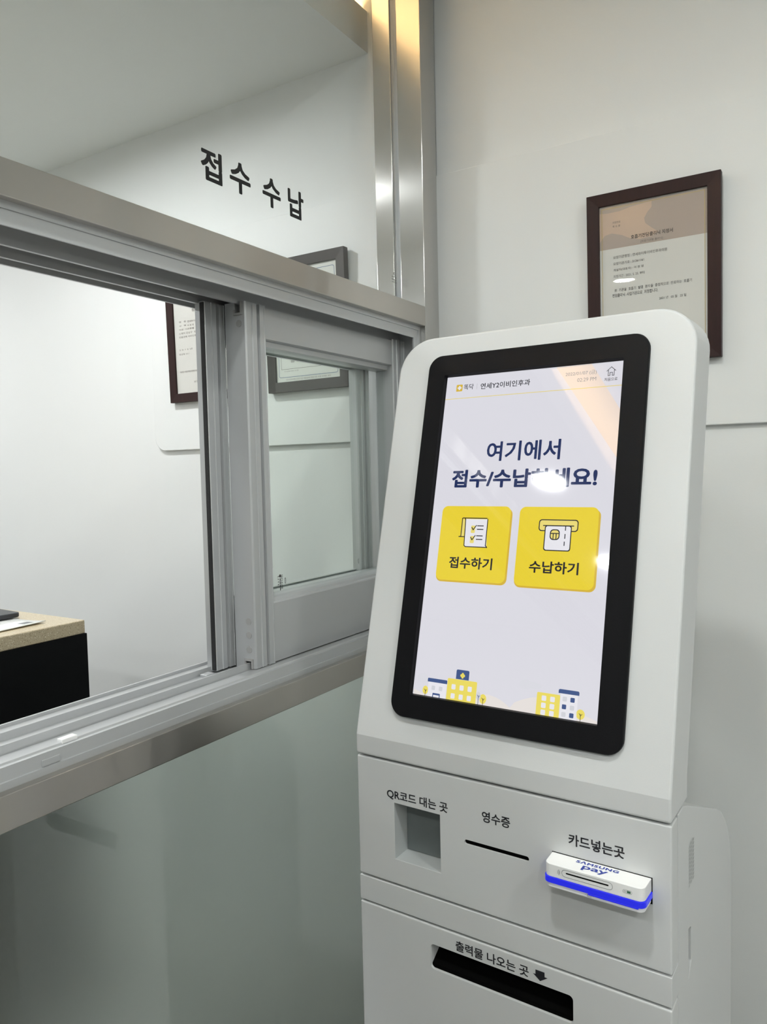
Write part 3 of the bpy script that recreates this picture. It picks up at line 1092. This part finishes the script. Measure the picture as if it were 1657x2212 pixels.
# ------------------------------------------------------------------ framed certificates on the back wall
def framed(x0, x1, z0, z1, border, fmat, pmat, label, depth=0.018):
    t = empty('framed_certificate', ((x0 + x1) / 2, YB, z0))
    t.rotation_euler.x = 0.022   # hangs leaning slightly forward
    tag(t, label, 'certificate', 'framed certificates on the back wall')
    cx = (x0 + x1) / 2
    yf = -depth
    X0, X1, Z1 = x0 - cx, x1 - cx, z1 - z0
    bm = bmesh.new()
    o_ = [(X0, 0), (X1, 0), (X1, Z1), (X0, Z1)]
    i_ = [(X0 + border, border), (X1 - border, border), (X1 - border, Z1 - border), (X0 + border, Z1 - border)]
    rings = []
    for pts, y in ((o_, -.0002), (o_, yf), (i_, yf + .002), (i_, yf + .008)):
        rings.append([bm.verts.new((a_, y, b_)) for a_, b_ in pts])
    for k in range(3):
        for i in range(4):
            j = (i + 1) % 4
            bm.faces.new((rings[k][i], rings[k][j], rings[k + 1][j], rings[k + 1][i]))
    bm.faces.new(rings[0][::-1])
    bevel(finish(bm, 'frame', fmat, t), 0.001)
    yp = yf + .0080
    pp = box('paper', pmat, i_[0][0] - .002, i_[1][0] + .002, yp - .0005, yp + .001, i_[0][1] - .002, i_[2][1] + .002, t)
    box('glass_pane', M['glass_f'], i_[0][0] - .002, i_[1][0] + .002, yp - .0032, yp - .0022, i_[0][1] - .002, i_[2][1] + .002, t)
    PM = lambda u, v, h: (u, yp - .0005 - h, v)
    return t, pp, PM, i_


S_ = 0.991                      # board plane -> frame front plane
def Xs(mm):
    return mm * S_ / 1000


def Zs(mm):
    return CZ + (mm / 1000 - CZ) * S_


# right-hand certificate
fx0, fx1, fz0, fz1 = Xs(-499), Xs(-232.5), Zs(1563), Zs(1925)
t, pp, PM, inn = framed(fx0, fx1, fz0, fz1, .0255, M['wood'], M['paper'], 'brown framed certificate with a beige header band, partly hidden by the kiosk top')
cx = (fx0 + fx1) / 2
def tx(name, s, a0, a1, b0, b1, m, bold=0.004, PMx=None, c=None, zz=None, par=None, **k):
    return writing(name, s, Xs(a0) - (c if c is not None else cx), Xs(a1) - (c if c is not None else cx), Zs(b0) - (zz if zz is not None else fz0), Zs(b1) - (zz if zz is not None else fz0), m, PMx or PM, par or pp, 0.0004, bold, **k)


wdt = inn[1][0] - inn[0][0]
zt = inn[2][1]
f = Flat()
zb = Zs(1809.5) - fz0
f.poly([(inn[0][0], zb), (inn[1][0], zb), (inn[1][0], zt - .002), (inn[0][0], zt - .002)], M['beige'])
L = lambda a_, b_: (inn[0][0] + a_ * wdt, zb + b_ * (zt - zb))
f.poly([L(0.0, .18), L(0.0, .86), L(.08, .835), (L(.20, .84)), L(.30, .89), L(.50, .93), L(.50, .80), L(.46, .70), L(.43, .58), L(.44, .46), L(.50, .33), L(.56, .22), L(.50, .14), L(.38, .12), L(.30, .17), L(.22, .28), L(.12, .36), L(.05, .33)], M['peachp'])
f.build('header_band', PM, pp, 0.0001)
f = Flat()
g0 = rrect(inn[0][0] + .0045, inn[1][0] - .0045, inn[0][1] + .005, zt - .005, .0001, 1)
g1 = rrect(inn[0][0] + .0055, inn[1][0] - .0055, inn[0][1] + .006, zt - .006, .0001, 1)
f.ring(g0, g1, M['gold'])
f.build('gold_border', PM, pp, 0.0003)
tx('lettering', '지정번호', -446, -429, 1861, 1865.5, M['inkl'])
tx('lettering', '제  0  호', -446, -430, 1853, 1857.5, M['inkl'])
tx('lettering', '호흡기전담클리닉 지정서', -408, -324, 1823, 1831.5, M['ink'], 0.014)
tx('lettering', '[의료기관형 클리닉]', -388, -344, 1812, 1817.5, M['inkl'])
tx('lettering', '요양기관명칭 : 연세와이투이비인후과의원', -445, -336, 1787.5, 1794, M['ink'], 0.0)
tx('lettering', '요양기관기호 : 31361161', -445, -382, 1774.5, 1780.5, M['ink'], 0.0)
tx('lettering', '개설자(대표자) : 이 원 영', -445, -383, 1761, 1767, M['ink'], 0.0)
tx('lettering', '지정기간 : 2021. 5. 25. 부터', -445, -381, 1748, 1754, M['ink'], 0.0)
tx('lettering', '위  기관을  호흡기  발열  환자들  중점적으로  진료하는  호흡기', -443, -288, 1718.5, 1725, M['ink'], 0.0)
tx('lettering', '전담클리닉  사업기관으로  지정합니다.', -448, -354, 1707.5, 1715, M['ink'], 0.006)
tx('lettering', '2021 년   05 월   25 일', -352, -299, 1691, 1696.5, M['ink'], 0.0)

# grey-framed certificate behind the glass
gx0, gx1, gz0, gz1 = Xs(-1404), Xs(-1132), Zs(1573), Zs(1932)
t, pp, PM, inn = framed(gx0, gx1, gz0, gz1, .0275, M['greywood'], M['paperw'], 'grey framed certificate with a blue border line, seen through the sliding sash', 0.020)
c2 = (gx0 + gx1) / 2
f = Flat()
i0, i1, j0, j1 = inn[0][0], inn[1][0], inn[0][1], inn[2][1]
f.ring(rrect(i0 + .008, i1 - .008, j0 + .012, j1 - .012, .006, 5), rrect(i0 + .0092, i1 - .0092, j0 + .0132, j1 - .0132, .005, 5), M['inkb'])
f.ring(rrect(i0 + .017, i1 - .020, j0 + .034, j1 - .034, .0001, 1), rrect(i0 + .0178, i1 - .0208, j0 + .0348, j1 - .0348, .0001, 1), M['ink'])
f.build('border_lines', PM, pp, 0.0002)
for s, a0, a1, b0, b1, m in (('증 표 서', -1326, -1270, 1652, 1659, M['ink']), ('보건복지부 지정', -1350, -1300, 1628, 1631, M['inkl']), ('국민건강보험 요양기관 의료급여 의료기관 지정 안내문 게시', -1345, -1192, 1604.5, 1609, M['inkl']), ('신고확인증', -1310, -1230, 1880, 1892, M['ink'])):
    tx('lettering', s, a0, a1, b0, b1, m, 0.0, PM, c2, gz0, pp)

# brown-framed certificate in the open window
bx0, bx1, bz0, bz1 = Xs(-1798), Xs(-1531), Zs(1572), Zs(1932)
t, pp, PM, inn = framed(bx0, bx1, bz0, bz1, .0265, M['wood'], M['paper'], 'brown framed certificate seen through the open window beside the sash stile')
c3 = (bx0 + bx1) / 2
for s, a0, a1, b0, b1 in (('등 록 증', -1695, -1640, 1838, 1846), ('명   칭', -1750, -1722, 1810, 1815), ('연세와이투의원', -1715, -1660, 1808, 1814), ('성   명', -1750, -1722, 1799, 1803), ('이 원 영', -1715, -1690, 1797, 1802),
                          ('의료 기관종별  의원', -1752, -1662, 1787, 1792), ('소재지 강남구  도로 15', -1753, -1660, 1775, 1781), ('진료과목 이비인후과', -1753, -1672, 1764, 1770),
                          ('2 0 1 5 년', -1755, -1700, 1727, 1732), ('발급일 12.1', -1756, -1715, 1714, 1719), ('의료법 시행규칙에 의하여 위와 같이 등록합니다', -1757, -1640, 1660, 1666), ('보건소장', -1700, -1660, 1628, 1634)):
    tx('lettering', s, a0, a1, b0, b1, M['inkl'], 0.0, PM, c3, bz0, pp)

# ------------------------------------------------------------------ reception counter and what lies on it
ZT = CZ - 0.360
ct = empty('reception_counter', (-1.658, 1.217, 0))
tag(ct, 'black reception counter with a speckled beige top in the open window', 'counter')
box('worktop', M['counter'], -0.62, 0.0, -2.2, -0.0005, ZT - .0345, ZT, ct, 0.003, 3)
box('front_panel', M['cblack'], -0.030, 0.003, -2.18, 0.0015, 0.0, ZT - .0345, ct)
box('end_panel', M['cblack'], -0.60, -0.030, -0.040, -0.002, 0.0, ZT - .0345, ct)
pa = empty('paper_sheet', (-1.812, 1.008, ZT), 0.03)
tag(pa, 'white printed sheet with a dark picture lying on the counter edge', 'paper')
bm = bmesh.new()
nx, ny = 8, 8
gr = [[bm.verts.new((-.105 + .21 * i / nx, -.148 + .28 * j / ny, .0016 + .005 * max(0, (i / nx - .5)) ** 2 * 4 * (j / ny))) for j in range(ny + 1)] for i in range(nx + 1)]
for i in range(nx):
    for j in range(ny):
        bm.faces.new((gr[i][j], gr[i + 1][j], gr[i + 1][j + 1], gr[i][j + 1]))
sh = finish(bm, 'sheet', M['paperw'], pa, True)
so = sh.modifiers.new('thick', 'SOLIDIFY')
so.thickness = 0.0016
so.offset = -1
f = Flat()
f.poly([(-.02, -.14), (.09, -.14), (.09, -.005), (-.02, .02)], M['leafgrey']).poly([(.060, .085), (.088, .085), (.088, .112), (.060, .112)], M['readgrey'])
for k in range(6):
    f.stroke((-.06 + k * .016, .05), (-.06 + k * .016, .12), .002, M['inkl'])
f.build('printed_picture', lambda u, v, h: (u, v, .0020 + h + .005 * max(0, ((u + .105) / .21 - .5)) ** 2 * 4 * ((v + .148) / .28)), sh)
de = prism('handheld_device', M['device'], rrect(-.075, .068, -.17, .128, .014, 6), lambda x, y: (x, y, 0), lambda x, y: (x, y, .012), None, 0.003, 3)
de.location = (-1.905, 1.030, ZT + .0045)
de.rotation_euler = (0.0, 0.0, -0.06)
tag(de, 'dark grey flat device lying on the counter by the paper', 'device')
